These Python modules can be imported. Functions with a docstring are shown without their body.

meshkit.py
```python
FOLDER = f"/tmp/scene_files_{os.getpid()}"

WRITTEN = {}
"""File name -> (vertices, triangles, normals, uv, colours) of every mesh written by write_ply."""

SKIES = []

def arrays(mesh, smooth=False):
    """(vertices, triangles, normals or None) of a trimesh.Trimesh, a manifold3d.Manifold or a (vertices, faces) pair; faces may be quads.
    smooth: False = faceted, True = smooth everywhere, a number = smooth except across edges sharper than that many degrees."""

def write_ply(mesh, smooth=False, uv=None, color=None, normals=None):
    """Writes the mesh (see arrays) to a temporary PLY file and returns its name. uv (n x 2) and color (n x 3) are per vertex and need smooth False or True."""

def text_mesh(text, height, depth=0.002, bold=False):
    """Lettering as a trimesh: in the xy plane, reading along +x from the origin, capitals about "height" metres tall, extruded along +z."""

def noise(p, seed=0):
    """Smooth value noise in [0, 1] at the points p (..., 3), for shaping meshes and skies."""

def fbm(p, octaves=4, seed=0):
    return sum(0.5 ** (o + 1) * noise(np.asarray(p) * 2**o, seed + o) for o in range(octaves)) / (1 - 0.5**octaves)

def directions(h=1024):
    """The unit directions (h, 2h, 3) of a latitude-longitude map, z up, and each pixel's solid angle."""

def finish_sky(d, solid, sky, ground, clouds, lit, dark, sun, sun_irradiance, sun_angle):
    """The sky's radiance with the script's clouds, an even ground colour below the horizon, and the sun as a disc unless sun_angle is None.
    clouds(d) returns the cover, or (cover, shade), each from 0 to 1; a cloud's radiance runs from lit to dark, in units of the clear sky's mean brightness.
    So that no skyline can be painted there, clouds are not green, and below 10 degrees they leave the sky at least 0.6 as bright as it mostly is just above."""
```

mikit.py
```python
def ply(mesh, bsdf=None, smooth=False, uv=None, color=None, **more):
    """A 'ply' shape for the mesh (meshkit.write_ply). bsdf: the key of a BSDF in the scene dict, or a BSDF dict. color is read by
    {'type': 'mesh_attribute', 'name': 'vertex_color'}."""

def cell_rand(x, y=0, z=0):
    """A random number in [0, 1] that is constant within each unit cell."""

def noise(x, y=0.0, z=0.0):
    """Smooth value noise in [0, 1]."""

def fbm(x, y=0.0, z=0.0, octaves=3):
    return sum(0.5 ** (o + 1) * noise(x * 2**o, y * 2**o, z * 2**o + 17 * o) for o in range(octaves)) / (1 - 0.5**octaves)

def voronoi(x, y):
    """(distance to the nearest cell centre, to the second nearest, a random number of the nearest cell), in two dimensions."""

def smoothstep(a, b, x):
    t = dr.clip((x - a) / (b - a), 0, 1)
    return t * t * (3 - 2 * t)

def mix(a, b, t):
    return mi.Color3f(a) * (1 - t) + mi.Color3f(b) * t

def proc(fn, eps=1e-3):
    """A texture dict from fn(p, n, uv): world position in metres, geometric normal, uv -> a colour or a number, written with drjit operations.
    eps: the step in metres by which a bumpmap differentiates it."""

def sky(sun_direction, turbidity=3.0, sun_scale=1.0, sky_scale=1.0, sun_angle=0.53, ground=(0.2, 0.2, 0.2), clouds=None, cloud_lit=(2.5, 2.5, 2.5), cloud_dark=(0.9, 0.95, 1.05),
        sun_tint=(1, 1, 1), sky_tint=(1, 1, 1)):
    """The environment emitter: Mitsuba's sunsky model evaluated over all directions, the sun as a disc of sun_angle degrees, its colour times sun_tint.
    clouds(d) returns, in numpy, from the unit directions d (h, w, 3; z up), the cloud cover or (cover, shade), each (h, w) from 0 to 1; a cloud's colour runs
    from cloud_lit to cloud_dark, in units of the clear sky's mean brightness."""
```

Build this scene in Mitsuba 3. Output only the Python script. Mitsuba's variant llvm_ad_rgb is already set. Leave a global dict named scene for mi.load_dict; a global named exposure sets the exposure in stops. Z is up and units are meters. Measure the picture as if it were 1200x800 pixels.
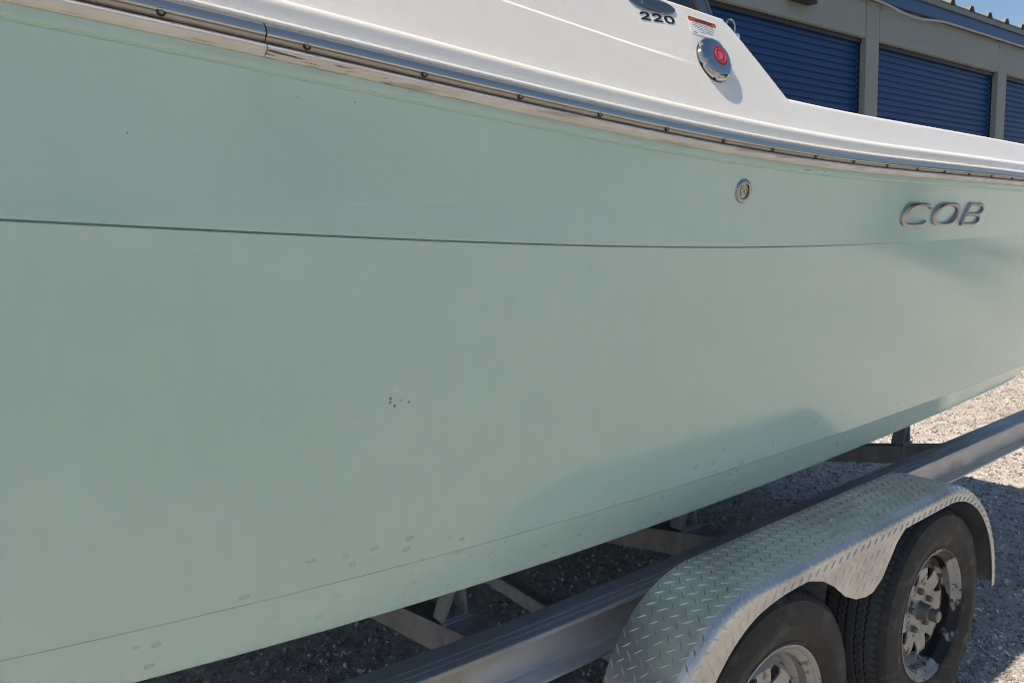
import math
import numpy as np, trimesh, drjit as dr, mitsuba as mi
import manifold3d as m3
import mikit, meshkit
from mikit import proc, noise, fbm, voronoi, smoothstep, mix, cell_rand
from scipy.interpolate import CubicSpline
from shapely.geometry import Polygon, LineString, Point, box as sbox

T = mi.ScalarTransform4f
rng = np.random.default_rng(7)

# ------------------------------------------------------------------ camera, sky, exposure
scene, labels = {'type': 'scene'}, {}
EYE = np.array([0.0, 0.0, 1.42])
FWD = np.array([0.58170364, 0.80470826, -0.11859801])
UP = np.array([0.09731372, 0.07590771, 0.99235481])
scene['camera'] = {'type': 'perspective', 'fov': 73.67, 'fov_axis': 'x', 'near_clip': 0.02, 'far_clip': 3000.0,
                   'to_world': T().look_at(origin=EYE.tolist(), target=(EYE + FWD).tolist(), up=UP.tolist()),
                   'film': {'type': 'hdrfilm', 'width': 1024, 'height': 682, 'rfilter': {'type': 'gaussian'}}}
scene['sky'] = mikit.sky((-0.57, 0.02, 0.82), turbidity=3, sky_tint=(1.07, 1.0, 0.88))
exposure = 2.0

# ------------------------------------------------------------------ helpers
def add(key, mesh, bsdf, smooth=30, **more):
    k, n = key, 0
    while k in scene:
        n += 1
        k = f'{key}_{n:03d}'
    scene[k] = mikit.ply(mesh, bsdf, smooth=smooth, **more)
    return k

def lab(key, label=None, category=None, group=None, kind=None):
    d = {}
    for a, b in (('label', label), ('category', category), ('group', group), ('kind', kind)):
        if b:
            d[a] = b
    labels[key] = d
    return key

def grid(P, flip=False, close_u=False, close_v=False):
    P = np.asarray(P, float)
    nu, nv = P.shape[:2]
    i = np.arange(nu * nv).reshape(nu, nv)
    if close_u: i = np.vstack([i, i[:1]])
    if close_v: i = np.hstack([i, i[:, :1]])
    a, b, c, d = i[:-1, :-1].ravel(), i[1:, :-1].ravel(), i[1:, 1:].ravel(), i[:-1, 1:].ravel()
    f = np.vstack([np.c_[a, b, c], np.c_[a, c, d]])
    if flip: f = f[:, ::-1]
    return trimesh.Trimesh(P.reshape(-1, 3), f, process=False)

def cat(ms):
    return trimesh.util.concatenate(list(ms))

def tm(man):
    m = man.to_mesh()
    return trimesh.Trimesh(m.vert_properties[:, :3], m.tri_verts, process=False)

def box(x0, x1, y0, y1, z0, z1, ch=0.0):
    if ch <= 0:
        return trimesh.creation.box(bounds=[[x0, y0, z0], [x1, y1, z1]])
    pts = []
    for x, sx in ((x0, 1), (x1, -1)):
        for y, sy in ((y0, 1), (y1, -1)):
            for z, sz in ((z0, 1), (z1, -1)):
                pts += [[x, y + sy * ch, z + sz * ch], [x + sx * ch, y, z + sz * ch], [x + sx * ch, y + sy * ch, z]]
    return trimesh.convex.convex_hull(np.array(pts))

def tube(path, r, n=12, caps=True):
    path = np.asarray(path, float)
    t = np.gradient(path, axis=0)
    t /= np.linalg.norm(t, axis=1, keepdims=True)
    ref = np.array([0, 0, 1.0]) if abs(t[0][2]) < 0.9 else np.array([0, 1.0, 0])
    r = np.broadcast_to(r, len(path))
    rings = []
    a = np.linspace(0, 2 * np.pi, n, endpoint=False)
    for p, d, rr in zip(path, t, r):
        u = np.cross(ref, d); u /= np.linalg.norm(u)
        v = np.cross(d, u)
        rings.append(p + rr * (np.cos(a)[:, None] * u + np.sin(a)[:, None] * v))
    g = grid(np.array(rings), close_v=True, flip=True)
    if caps:
        v, f = list(g.vertices), list(g.faces)
        for ring, c, fl in ((0, path[0], 1), (len(path) - 1, path[-1], 0)):
            v.append(c); k = len(v) - 1
            for q in range(n):
                e = [ring * n + q, ring * n + (q + 1) % n, k]
                f.append(e[::-1] if fl else e)
        g = trimesh.Trimesh(np.array(v), np.array(f), process=False)
    return g

def revolve(profile, n=64):
    """profile (r, z) -> surface about z."""
    pr = np.asarray(profile, float)
    a = np.linspace(0, 2 * np.pi, n, endpoint=False)
    P = np.stack([np.outer(np.cos(a), pr[:, 0]), np.outer(np.sin(a), pr[:, 0]), np.broadcast_to(pr[:, 1], (n, len(pr)))], -1)
    return grid(P, close_u=True)

def xf(mesh, M):
    m = mesh.copy(); m.apply_transform(M); return m

def frame(o, ax, ay, az):
    M = np.eye(4); M[:3, 0], M[:3, 1], M[:3, 2], M[:3, 3] = ax, ay, az, o
    return M

def sstep(a, b, x):
    t = np.clip((x - a) / (b - a), 0, 1)
    return t * t * (3 - 2 * t)

# ------------------------------------------------------------------ materials
def mat(name, **kw):
    scene[name] = {'type': 'twosided', 'bsdf': {'type': 'principled', **kw}}
    return name

def rgb(*c):
    return {'type': 'rgb', 'value': list(c)}

SPOTS = [(0.451, 1.215, .0042), (0.451, 1.2085, .0034), (0.459, 1.202, .0034), (0.469, 1.209, .0022), (0.483, 1.205, .0026), (0.433, 1.171, .0016),
         (0.186, 1.438, .0013), (0.263, 1.208, .0013), (0.401, 1.193, .0012), (0.12, 1.575, .0013), (0.309, 1.63, .0012), (0.383, 1.63, .0013), (0.891, 1.476, .0014), (0.93, 0.828, .0035)]
PALE = [(1.481, 1.482, .0035), (0.624, 1.249, .0022), (0.471, 1.337, .002), (0.571, 1.214, .0018), (0.457, 1.226, .003)]
LINES = [(0.375, 1.501, 0.531, 1.509, .0012), (0.531, 1.509, 0.794, 1.522, .0012), (0.794, 1.522, 1.14, 1.538, .0011), (0.584, 1.440, 0.691, 1.400, .0009), (0.60, 1.441, 0.70, 1.408, .0007),
         (1.828, 1.361, 1.922, 1.360, .0013), (1.922, 1.360, 2.022, 1.338, .0013), (2.022, 1.338, 2.162, 1.315, .0010)]
DARKL = [(1.39, 1.5895, 1.48, 1.5895, .0013)]

def seg(x, z, l):
    ax, az, bx, bz, w = l
    dx, dz = bx - ax, bz - az
    t = dr.clip(((x - ax) * dx + (z - az) * dz) / (dx * dx + dz * dz), 0, 1)
    d = dr.sqrt(dr.square(x - ax - t * dx) + dr.square(z - az - t * dz))
    return 1 - smoothstep(w * 0.4, w, d)

def gel(p, n, uv):
    x, z = p.x, p.z
    chalk = fbm(x * 2.1, p.y * 2.1, z * 3.0, 4)
    c = mix((0.455, 0.612, 0.548), (0.48, 0.63, 0.568), smoothstep(0.3, 0.7, chalk))
    c = c * (0.985 + 0.03 * noise(x * 60, p.y * 60, z * 9))
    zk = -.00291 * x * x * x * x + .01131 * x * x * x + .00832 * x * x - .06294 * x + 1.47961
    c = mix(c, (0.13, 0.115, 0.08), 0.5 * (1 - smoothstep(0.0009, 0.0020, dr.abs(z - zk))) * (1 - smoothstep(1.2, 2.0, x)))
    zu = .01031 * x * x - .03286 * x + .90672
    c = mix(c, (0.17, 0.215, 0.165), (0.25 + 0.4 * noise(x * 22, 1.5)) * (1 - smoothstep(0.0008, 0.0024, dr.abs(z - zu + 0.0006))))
    # dried water spots (rings) on the chine band and just above it
    d, _, r = voronoi(x / 0.042 + 0.5 * noise(x * 9, z * 9), z / 0.03)
    d = d + 0.09 * (fbm(x * 90, z * 90, 4.0, 3) - 0.5) + 0.11 * (noise(x * 31, z * 31, 8.0) - 0.35)
    keep = dr.select((r < 0.34) & (z < 0.955) & (z > 0.74), 1.0, 0.0) * dr.select(noise(x * 6, z * 11, 3.3) > 0.42, 1.0, 0.0)
    ring = smoothstep(0.06, 0.13, d) * (1 - smoothstep(0.15, 0.22, d)) + 0.45 * (1 - smoothstep(0.08, 0.16, d))
    c = mix(c, (0.235, 0.29, 0.235), keep * ring * (0.1 + 0.38 * dr.square(r * 43.7 - dr.floor(r * 43.7))))
    d, _, r = voronoi(x / 0.011 + 5, z / 0.011)
    c = mix(c, (0.24, 0.28, 0.23), dr.select((r < 0.1) & (z < 0.9), 0.28, 0.0) * (1 - smoothstep(0.15, 0.3, d)) * smoothstep(0.45, 0.6, noise(x * 3, z * 7, 9.1)))
    for sx, sz, w in SPOTS:
        dd = dr.sqrt(dr.square(x - sx) + dr.square(z - sz)) + 0.0016 * (noise(x * 700, z * 700, 1.0) - 0.5)
        c = mix(c, (0.03, 0.045, 0.04), 0.9 * (1 - smoothstep(w * 0.35, w * 0.75, dd)))
    for sx, sz, w in PALE:
        dd = dr.sqrt(dr.square(x - sx) + dr.square(z - sz)) + 0.0016 * (noise(x * 600, z * 600, 2.0) - 0.5)
        c = mix(c, (0.62, 0.70, 0.64), 0.8 * (1 - smoothstep(w * 0.5, w, dd)))
    for l in LINES:
        c = mix(c, (0.55, 0.66, 0.60), 0.55 * seg(x, z + 0.001 * (noise(x * 30, 5.0) - 0.5), l))
    for l in DARKL:
        c = mix(c, (0.10, 0.13, 0.12), 0.8 * seg(x, z, l) * smoothstep(0.3, 0.5, noise(x * 90, 2.0)))
    return c
mat('gelcoat', base_color=proc(gel), roughness=proc(lambda p, n, uv: 0.07 + 0.09 * fbm(p.x * 3, p.y * 3, p.z * 4, 3)), specular=0.6)

mat('bottom_shade', base_color=rgb(0.012, 0.014, 0.018), roughness=0.6)  # unseen underside made near black to deepen the shade below the boat
def white_gel(p, n, uv):
    c = mix((0.775, 0.775, 0.745), (0.805, 0.805, 0.78), fbm(p.x * 4, p.y * 4, p.z * 4, 3))
    return c * (0.99 + 0.02 * noise(p.x * 90, p.y * 90, p.z * 40))
mat('white_gelcoat', base_color=proc(white_gel), roughness=0.22, specular=0.5)

SCUFF = [(0.262, 0.335, .3), (0.345, 0.375, .55), (0.386, 0.40, .5), (0.41, 0.435, .5), (0.03, 0.035, .4)]
def vinyl(p, n, uv):
    g = fbm(p.x * 18, p.y * 60, p.z * 60, 4)
    c = mix((0.62, 0.575, 0.515), (0.70, 0.665, 0.615), smoothstep(0.3, 0.7, g))
    c = mix(c, (0.30, 0.23, 0.16), 0.5 * smoothstep(0.56, 0.72, fbm(p.x * 5 + 3, p.y * 90, p.z * 130, 3)))
    st = noise(p.x * 14, p.z * 420, p.y * 300)
    for a, b, s in SCUFF:
        inside = smoothstep(a, a + .01, p.x) * (1 - smoothstep(b - .01, b, p.x))
        c = mix(c, (0.07, 0.06, 0.05), inside * smoothstep(0.62, 0.74, st) * 0.9)
    return c
mat('cream_vinyl', base_color=proc(vinyl), roughness=0.42, specular=0.4)
mat('tan_vinyl', base_color=proc(lambda p, n, uv: mix((0.38, 0.325, 0.26), (0.52, 0.455, 0.38), fbm(p.x * 30, p.y * 200, p.z * 200, 4))), roughness=0.6)
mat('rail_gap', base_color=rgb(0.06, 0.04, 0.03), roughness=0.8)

def brushed(lo, hi):
    return proc(lambda p, n, uv: lo + (hi - lo) * fbm(p.x * 6, p.y * 40, p.z * 120, 3))
mat('stainless', base_color=proc(lambda p, n, uv: mix((0.58, 0.53, 0.465), (0.68, 0.63, 0.56), fbm(p.x * 20, p.y * 100, p.z * 200, 3))), metallic=1.0, roughness=brushed(0.2, 0.36))
mat('chrome', base_color=rgb(0.45, 0.45, 0.455), metallic=1.0, roughness=0.06)
mat('dark_chrome', base_color=rgb(0.36, 0.365, 0.375), metallic=1.0, roughness=0.07)
mat('black_plastic', base_color=rgb(0.012, 0.012, 0.013), roughness=0.6)
mat('black_print', base_color=rgb(0.012, 0.012, 0.014), roughness=0.35)
mat('red_enamel', base_color=rgb(0.33, 0.008, 0.016), roughness=0.3)
mat('pale_red', base_color=rgb(0.52, 0.12, 0.14), roughness=0.35)
mat('label_white', base_color=rgb(0.70, 0.74, 0.76), roughness=0.35)
mat('label_orange', base_color=rgb(0.36, 0.075, 0.022), roughness=0.35)
mat('tinted_glass', base_color=rgb(0.012, 0.013, 0.015), roughness=0.05, specular=0.5)
mat('anodised', base_color=rgb(0.24, 0.24, 0.24), metallic=1.0, roughness=0.38)
scene['clear_plastic'] = {'type': 'dielectric', 'int_ior': 1.5}

def alu(p, n, uv):
    g = fbm(p.x * 9, p.y * 14, p.z * 14, 4)
    c = mix((0.46, 0.46, 0.455), (0.62, 0.62, 0.61), smoothstep(0.25, 0.75, g))
    return c
mat('plate_aluminium', base_color=proc(alu), metallic=0.85, roughness=proc(lambda p, n, uv: 0.30 + 0.18 * fbm(p.x * 14, p.y * 14, p.z * 14, 3)))

def beam_alu(p, n, uv):
    g = fbm(p.x * 5, p.y * 30, p.z * 12, 4)
    c = mix((0.43, 0.43, 0.425), (0.58, 0.575, 0.56), smoothstep(0.25, 0.75, g))
    dirt = smoothstep(0.48, 0.66, fbm(p.x * 3.1 + 7, p.z * 5, p.y * 3, 4)) * (0.35 + 0.65 * noise(p.x * 70, p.z * 6, 1.0)) * dr.select(dr.abs(n.y) > 0.7, 1.0, 0.25)
    return mix(c, (0.30, 0.245, 0.165), dirt * 0.75)
mat('beam_aluminium', base_color=proc(beam_alu), metallic=0.35, roughness=proc(lambda p, n, uv: 0.38 + 0.2 * fbm(p.x * 9, p.y * 30, p.z * 30, 3)))
mat('carpet', base_color=rgb(0.03, 0.03, 0.035), roughness=0.95)

def rubber(p, n, uv):
    g = fbm(p.x * 14, p.y * 14, p.z * 14, 4)
    c = mix((0.016, 0.017, 0.0185), (0.030, 0.031, 0.034), g)
    rad = dr.minimum(dr.sqrt(dr.square(p.x - 1.312) + dr.square(p.z - .328)), dr.sqrt(dr.square(p.x - 2.118) + dr.square(p.z - .328)))
    c = mix(c, (0.088, 0.088, 0.086), smoothstep(0.3185, 0.3215, rad) * (0.55 + 0.45 * g))
    return mix(c, (0.085, 0.085, 0.082), 0.5 * smoothstep(0.52, 0.72, fbm(p.x * 28, p.y * 9 + 3, p.z * 28, 4)))
mat('rubber', base_color=proc(rubber), roughness=0.62, specular=0.35)

def rim_clean(p, n, uv):
    c = mix((0.30, 0.297, 0.285), (0.42, 0.415, 0.40), fbm(p.x * 20, p.y * 20, p.z * 20, 4))
    return mix(c, (0.06, 0.055, 0.05), 0.7 * smoothstep(0.62, 0.74, fbm(p.x * 35, p.y * 35, p.z * 35, 3)))
def rim_grimy(p, n, uv):
    c = mix((0.27, 0.27, 0.265), (0.40, 0.40, 0.39), fbm(p.x * 20, p.y * 20, p.z * 20, 4))
    rad = dr.sqrt(dr.square(p.x - 2.118) + dr.square(p.z - .328))
    streak = fbm(p.x * 14 + 4, p.y * 20, p.z * 8, 5)
    barrel = smoothstep(0.138, 0.146, rad)
    g = smoothstep(0.50, 0.60, streak + barrel * (-0.05 + 0.11 * smoothstep(2.09, 2.19, p.x)) - 0.19 * (1 - barrel))
    fl = smoothstep(0.62, 0.70, fbm(p.x * 55, p.y * 55, p.z * 55, 3))
    return mix(c, (0.016, 0.015, 0.014), dr.maximum(g, 0.85 * fl))
mat('rim_paint', base_color=proc(rim_clean), roughness=0.38, metallic=0.45)
mat('rim_grime', base_color=proc(rim_grimy), roughness=0.38, metallic=0.45)
mat('hub_metal', base_color=rgb(0.22, 0.215, 0.205), metallic=0.8, roughness=0.45)

def stucco(p, n, uv):
    c = mix((0.225, 0.245, 0.225), (0.265, 0.285, 0.265), fbm(p.x * 1.3, p.y * 1.3, p.z * 1.9, 4))
    return c * (0.96 + 0.08 * noise(p.x * 40, p.y * 40, p.z * 40))
mat('wall_paint', base_color=proc(stucco), roughness=0.85)
def blue_paint(p, n, uv):
    c = mix((0.005, 0.041, 0.140), (0.008, 0.051, 0.165), fbm(p.x * 2, p.y * 2, p.z * 5, 3))
    return c
mat('door_blue', base_color=proc(blue_paint), roughness=0.5, specular=0.25)
mat('trim_blue', base_color=rgb(0.017, 0.058, 0.155), roughness=0.4)
mat('roof_metal', base_color=rgb(0.17, 0.18, 0.175), roughness=0.6)
mat('conduit_grey', base_color=rgb(0.36, 0.33, 0.31), roughness=0.6)
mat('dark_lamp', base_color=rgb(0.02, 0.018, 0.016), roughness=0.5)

def gravel_col(p, n, uv):
    d, e, r = voronoi(p.x * 62, p.y * 62)
    d2, e2, r2 = voronoi(p.x * 27 + 9, p.y * 27)
    tone = 0.24 + 0.34 * r
    c = mix((0.44, 0.425, 0.41), (0.64, 0.63, 0.62), r) * (0.8 + 0.4 * r2)
    c = c * (0.55 + 0.45 * smoothstep(0.02, 0.25, e - d))
    c = c * (0.85 + 0.3 * fbm(p.x * 0.9, p.y * 0.9, 0.0, 3))
    return c
def gravel_h(p, n, uv):
    d, e, r = voronoi(p.x * 62, p.y * 62)
    return 0.009 * smoothstep(0.0, 0.5, e - d) * (0.5 + r)
scene['gravel_ground'] = {'type': 'bumpmap', 'arbitrary': proc(gravel_h, eps=0.002), 'scale': 1.0,
                          'bsdf': {'type': 'twosided', 'bsdf': {'type': 'principled', 'base_color': proc(gravel_col), 'roughness': 0.9, 'specular': 0.3}}}
def stone_col(p, n, uv):
    r = cell_rand(dr.floor(p.x * 55), dr.floor(p.y * 55), 2.0)
    return mix((0.17, 0.165, 0.16), (0.72, 0.70, 0.67), r * r)
mat('gravel_stone', base_color=proc(stone_col), roughness=0.85)

# ------------------------------------------------------------------ ground
g = grid(np.array([[[x, y, 0.0] for y in np.linspace(-300, 300, 31)] for x in np.linspace(-300, 300, 31)]))
lab(add('ground', g, 'gravel_ground', smooth=False), kind='structure')

ico = trimesh.creation.icosahedron()
def stones(n, x0, x1, y0, y1, rmin, rmax):
    c = np.c_[rng.uniform(x0, x1, n), rng.uniform(y0, y1, n), np.zeros(n)]
    r = rmin + (rmax - rmin) * rng.random(n) ** 2.2
    q = rng.normal(size=(n, 4)); q /= np.linalg.norm(q, axis=1, keepdims=True)
    w, x, y, z = q.T
    R = np.stack([np.stack([1 - 2 * (y * y + z * z), 2 * (x * y - z * w), 2 * (x * z + y * w)], -1),
                  np.stack([2 * (x * y + z * w), 1 - 2 * (x * x + z * z), 2 * (y * z - x * w)], -1),
                  np.stack([2 * (x * z - y * w), 2 * (y * z + x * w), 1 - 2 * (x * x + y * y)], -1)], 1)
    v = ico.vertices[None] * rng.uniform(0.65, 1.15, (n, 12, 1)) * np.array([1, 0.8, 0.62]) * r[:, None, None]
    v = np.einsum('nij,nkj->nki', R, v) + c[:, None] + np.array([0, 0, 1]) * (r * 0.28)[:, None, None]
    f = (ico.faces[None] + 12 * np.arange(n)[:, None, None]).reshape(-1, 3)
    return trimesh.Trimesh(v.reshape(-1, 3), f, process=False)
gv = cat([stones(9000, -0.4, 3.6, 1.2, 3.0, .004, .014), stones(26000, 3.4, 9.5, 0.9, 4.3, .004, .016), stones(3500, 1.9, 3.6, 0.3, 1.25, .004, .013), stones(6000, 3.4, 9, -1.0, 0.9, .005, .014), stones(9000, -1.0, 3.6, -1.2, 0.9, .004, .014)])
lab(add('gravel', gv, 'gravel_stone', smooth=False), 'loose pale grey and tan crushed stone lying over the yard', 'gravel', kind='stuff')

# ------------------------------------------------------------------ storage building behind the boat (its own axes: u along the front, v out of it towards the boat)
bang = math.atan(-0.053)
BU = np.array([math.cos(bang), math.sin(bang), 0]); BV = np.array([math.sin(bang), -math.cos(bang), 0])
BM = frame(np.array([9.8, 5.0, 0]) - 9.8 * BU, BU, -BV, [0, 0, 1])     # local x=u, y=depth (away from the boat), z
SB = 'storage_building'
lab(SB, 'grey walled self storage building with blue roll-up doors standing behind the boat', 'building')
HEAD, DW, PW = 4.28, 3.66, 0.32
doors = [(9.79 - DW, 9.79), (10.11, 10.11 + DW), (10.11 + DW + PW, 10.11 + 2 * DW + PW), (9.79 - 2 * DW - PW, 9.79 - DW - PW)]
u0, u1 = -1.2, 22.0
edges = sorted(doors)
x = u0
for a, b in edges + [(u1, None)]:
    add(SB + '__pillar' if a - x < 1 else SB + '__wall', xf(box(x, a, 0, 0.2, 0, 4.774, 0.004), BM), 'wall_paint', smooth=False)
    x = b
for a, b in edges:
    add(SB + '__wall', xf(box(a + 0.002, b - 0.002, 0.003, 0.2, HEAD, 4.774, 0.003), BM), 'wall_paint', smooth=False)
add(SB + '__rear_wall', xf(cat([box(u0, u1, 8, 8.2, 0, 4.74), box(u0, u0 + .2, .2, 8, 0, 4.74), box(u1 - .2, u1, .2, 8, 0, 4.74)]), BM), 'wall_paint', smooth=False)
for s in (9.79, 10.11, 6.13 - .0):   # thin panel joints beside the pillar
    pass
for a in (9.784, 10.114):
    add(SB + '__joint', xf(box(a - 0.006, a + 0.006, -0.004, 0.0, HEAD + 0.002, 4.77), BM), 'wall_paint', smooth=False)
def slat_mesh(w):
    prof = np.array([[0.0, 0.012], [0.004, 0.017], [0.011, 0.017], [0.017, 0.006], [0.025, 0.0], [0.062, -0.003], [0.078, 0.0], [0.0867, 0.012]])
    P = np.stack([np.stack([np.full(8, xx), prof[:, 1], prof[:, 0]], -1) for xx in (0, w)], 0)
    return grid(P, flip=True)
SLAT = mikit.ply(slat_mesh(DW - 0.004), 'door_blue', smooth=40)
for a, b in doors:
    d = SB + '__roller_door'
    k = 0
    while (d if k == 0 else f'{d}_{k:03d}') + '__guide' in scene: k += 1
    d = d if k == 0 else f'{d}_{k:03d}'
    add(d + '__guide', xf(box(a + .001, a + 0.008, 0.085, 0.112, 0, HEAD - .002), BM), 'dark_lamp', smooth=False)
    add(d + '__guide_right', xf(box(b - 0.008, b - .001, 0.085, 0.112, 0, HEAD - .002), BM), 'dark_lamp', smooth=False)
    n = int((HEAD - 0.02) / 0.0867)
    for i in range(n + 1):
        key = d + '__slat' + (f'_{i:03d}' if i else '')
        scene[key] = {**SLAT, 'to_world': T(BM) @ T().translate([a + 0.002, 0.116, i * 0.0867])}
    add(d + '__head_shade_strip', xf(box(a + .018, b - .018, 0.060, 0.082, HEAD - 0.062, HEAD - .003), BM), 'dark_lamp', smooth=False)  # black strip standing in for the shadow under the door head
    labels.setdefault(d, {})
    labels.pop(d)
add(SB + '__fascia', xf(box(u0 - .1, u1 + .1, -0.05, -0.002, 4.772, 4.960, 0.006), BM), 'trim_blue', smooth=False)
# roof sheet with ribs, eave end over the fascia
n = int((u1 - u0 + 0.4) / 0.61)
P = []
for i in range(n):
    b = u0 - 0.2 + 0.61 * i
    for du, dz in ((0, 0), (0.44, 0), (0.485, 0.075), (0.565, 0.075)):
        P.append((b + du, dz))
top = np.array([[[uu, yy, 5.03 + dz + 0.06 * (yy + 0.1)] for yy in (-0.10, 4.0, 8.3)] for uu, dz in P])
low = top.copy(); low[..., 2] -= 0.01
roof = cat([grid(top, flip=False), grid(low, flip=True), grid(np.stack([top[:, 0], low[:, 0]], 1), flip=True)])
rf = add(SB + '__roof', xf(roof, BM), 'roof_metal', smooth=False)
add(rf + '__drip_edge', xf(box(u0 - .15, u1 + .15, -0.085, -0.053, 4.950, 5.022, 0.004), BM), 'roof_metal', smooth=False)
cp = CubicSpline([3, 7, 9.0, 9.6, 10.08, 10.43, 10.85, 11.23, 11.7, 12.1, 12.6, 15, 20], [4.733, 4.733, 4.735, 4.733, 4.722, 4.690, 4.662, 4.684, 4.726, 4.732, 4.733, 4.733, 4.733])
uu = np.linspace(3, 20, 240)
cdt = tube(np.c_[uu, np.full(240, -0.075), cp(uu) + 0.022], 0.016, 10)
add(SB + '__conduit', xf(cdt, BM), 'conduit_grey', smooth=60)
wl = 'wall_light'
lab(wl, 'small dark wall light fixed above the left blue roll-up door', 'wall light')
lm = m3.Manifold.hull_points(np.array([[7.98, -.004, 4.47], [8.46, -.004, 4.47], [7.98, -.004, 4.70], [8.46, -.004, 4.70], [8.02, -.16, 4.44], [8.42, -.16, 4.44], [8.02, -.13, 4.60], [8.42, -.13, 4.60]]))
add(wl + '__housing', xf(tm(lm), BM), 'dark_lamp', smooth=False)
add(wl + '__lens', xf(box(8.06, 8.38, -.17, -.162, 4.455, 4.56, .003), BM), 'black_plastic', smooth=False)

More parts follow.
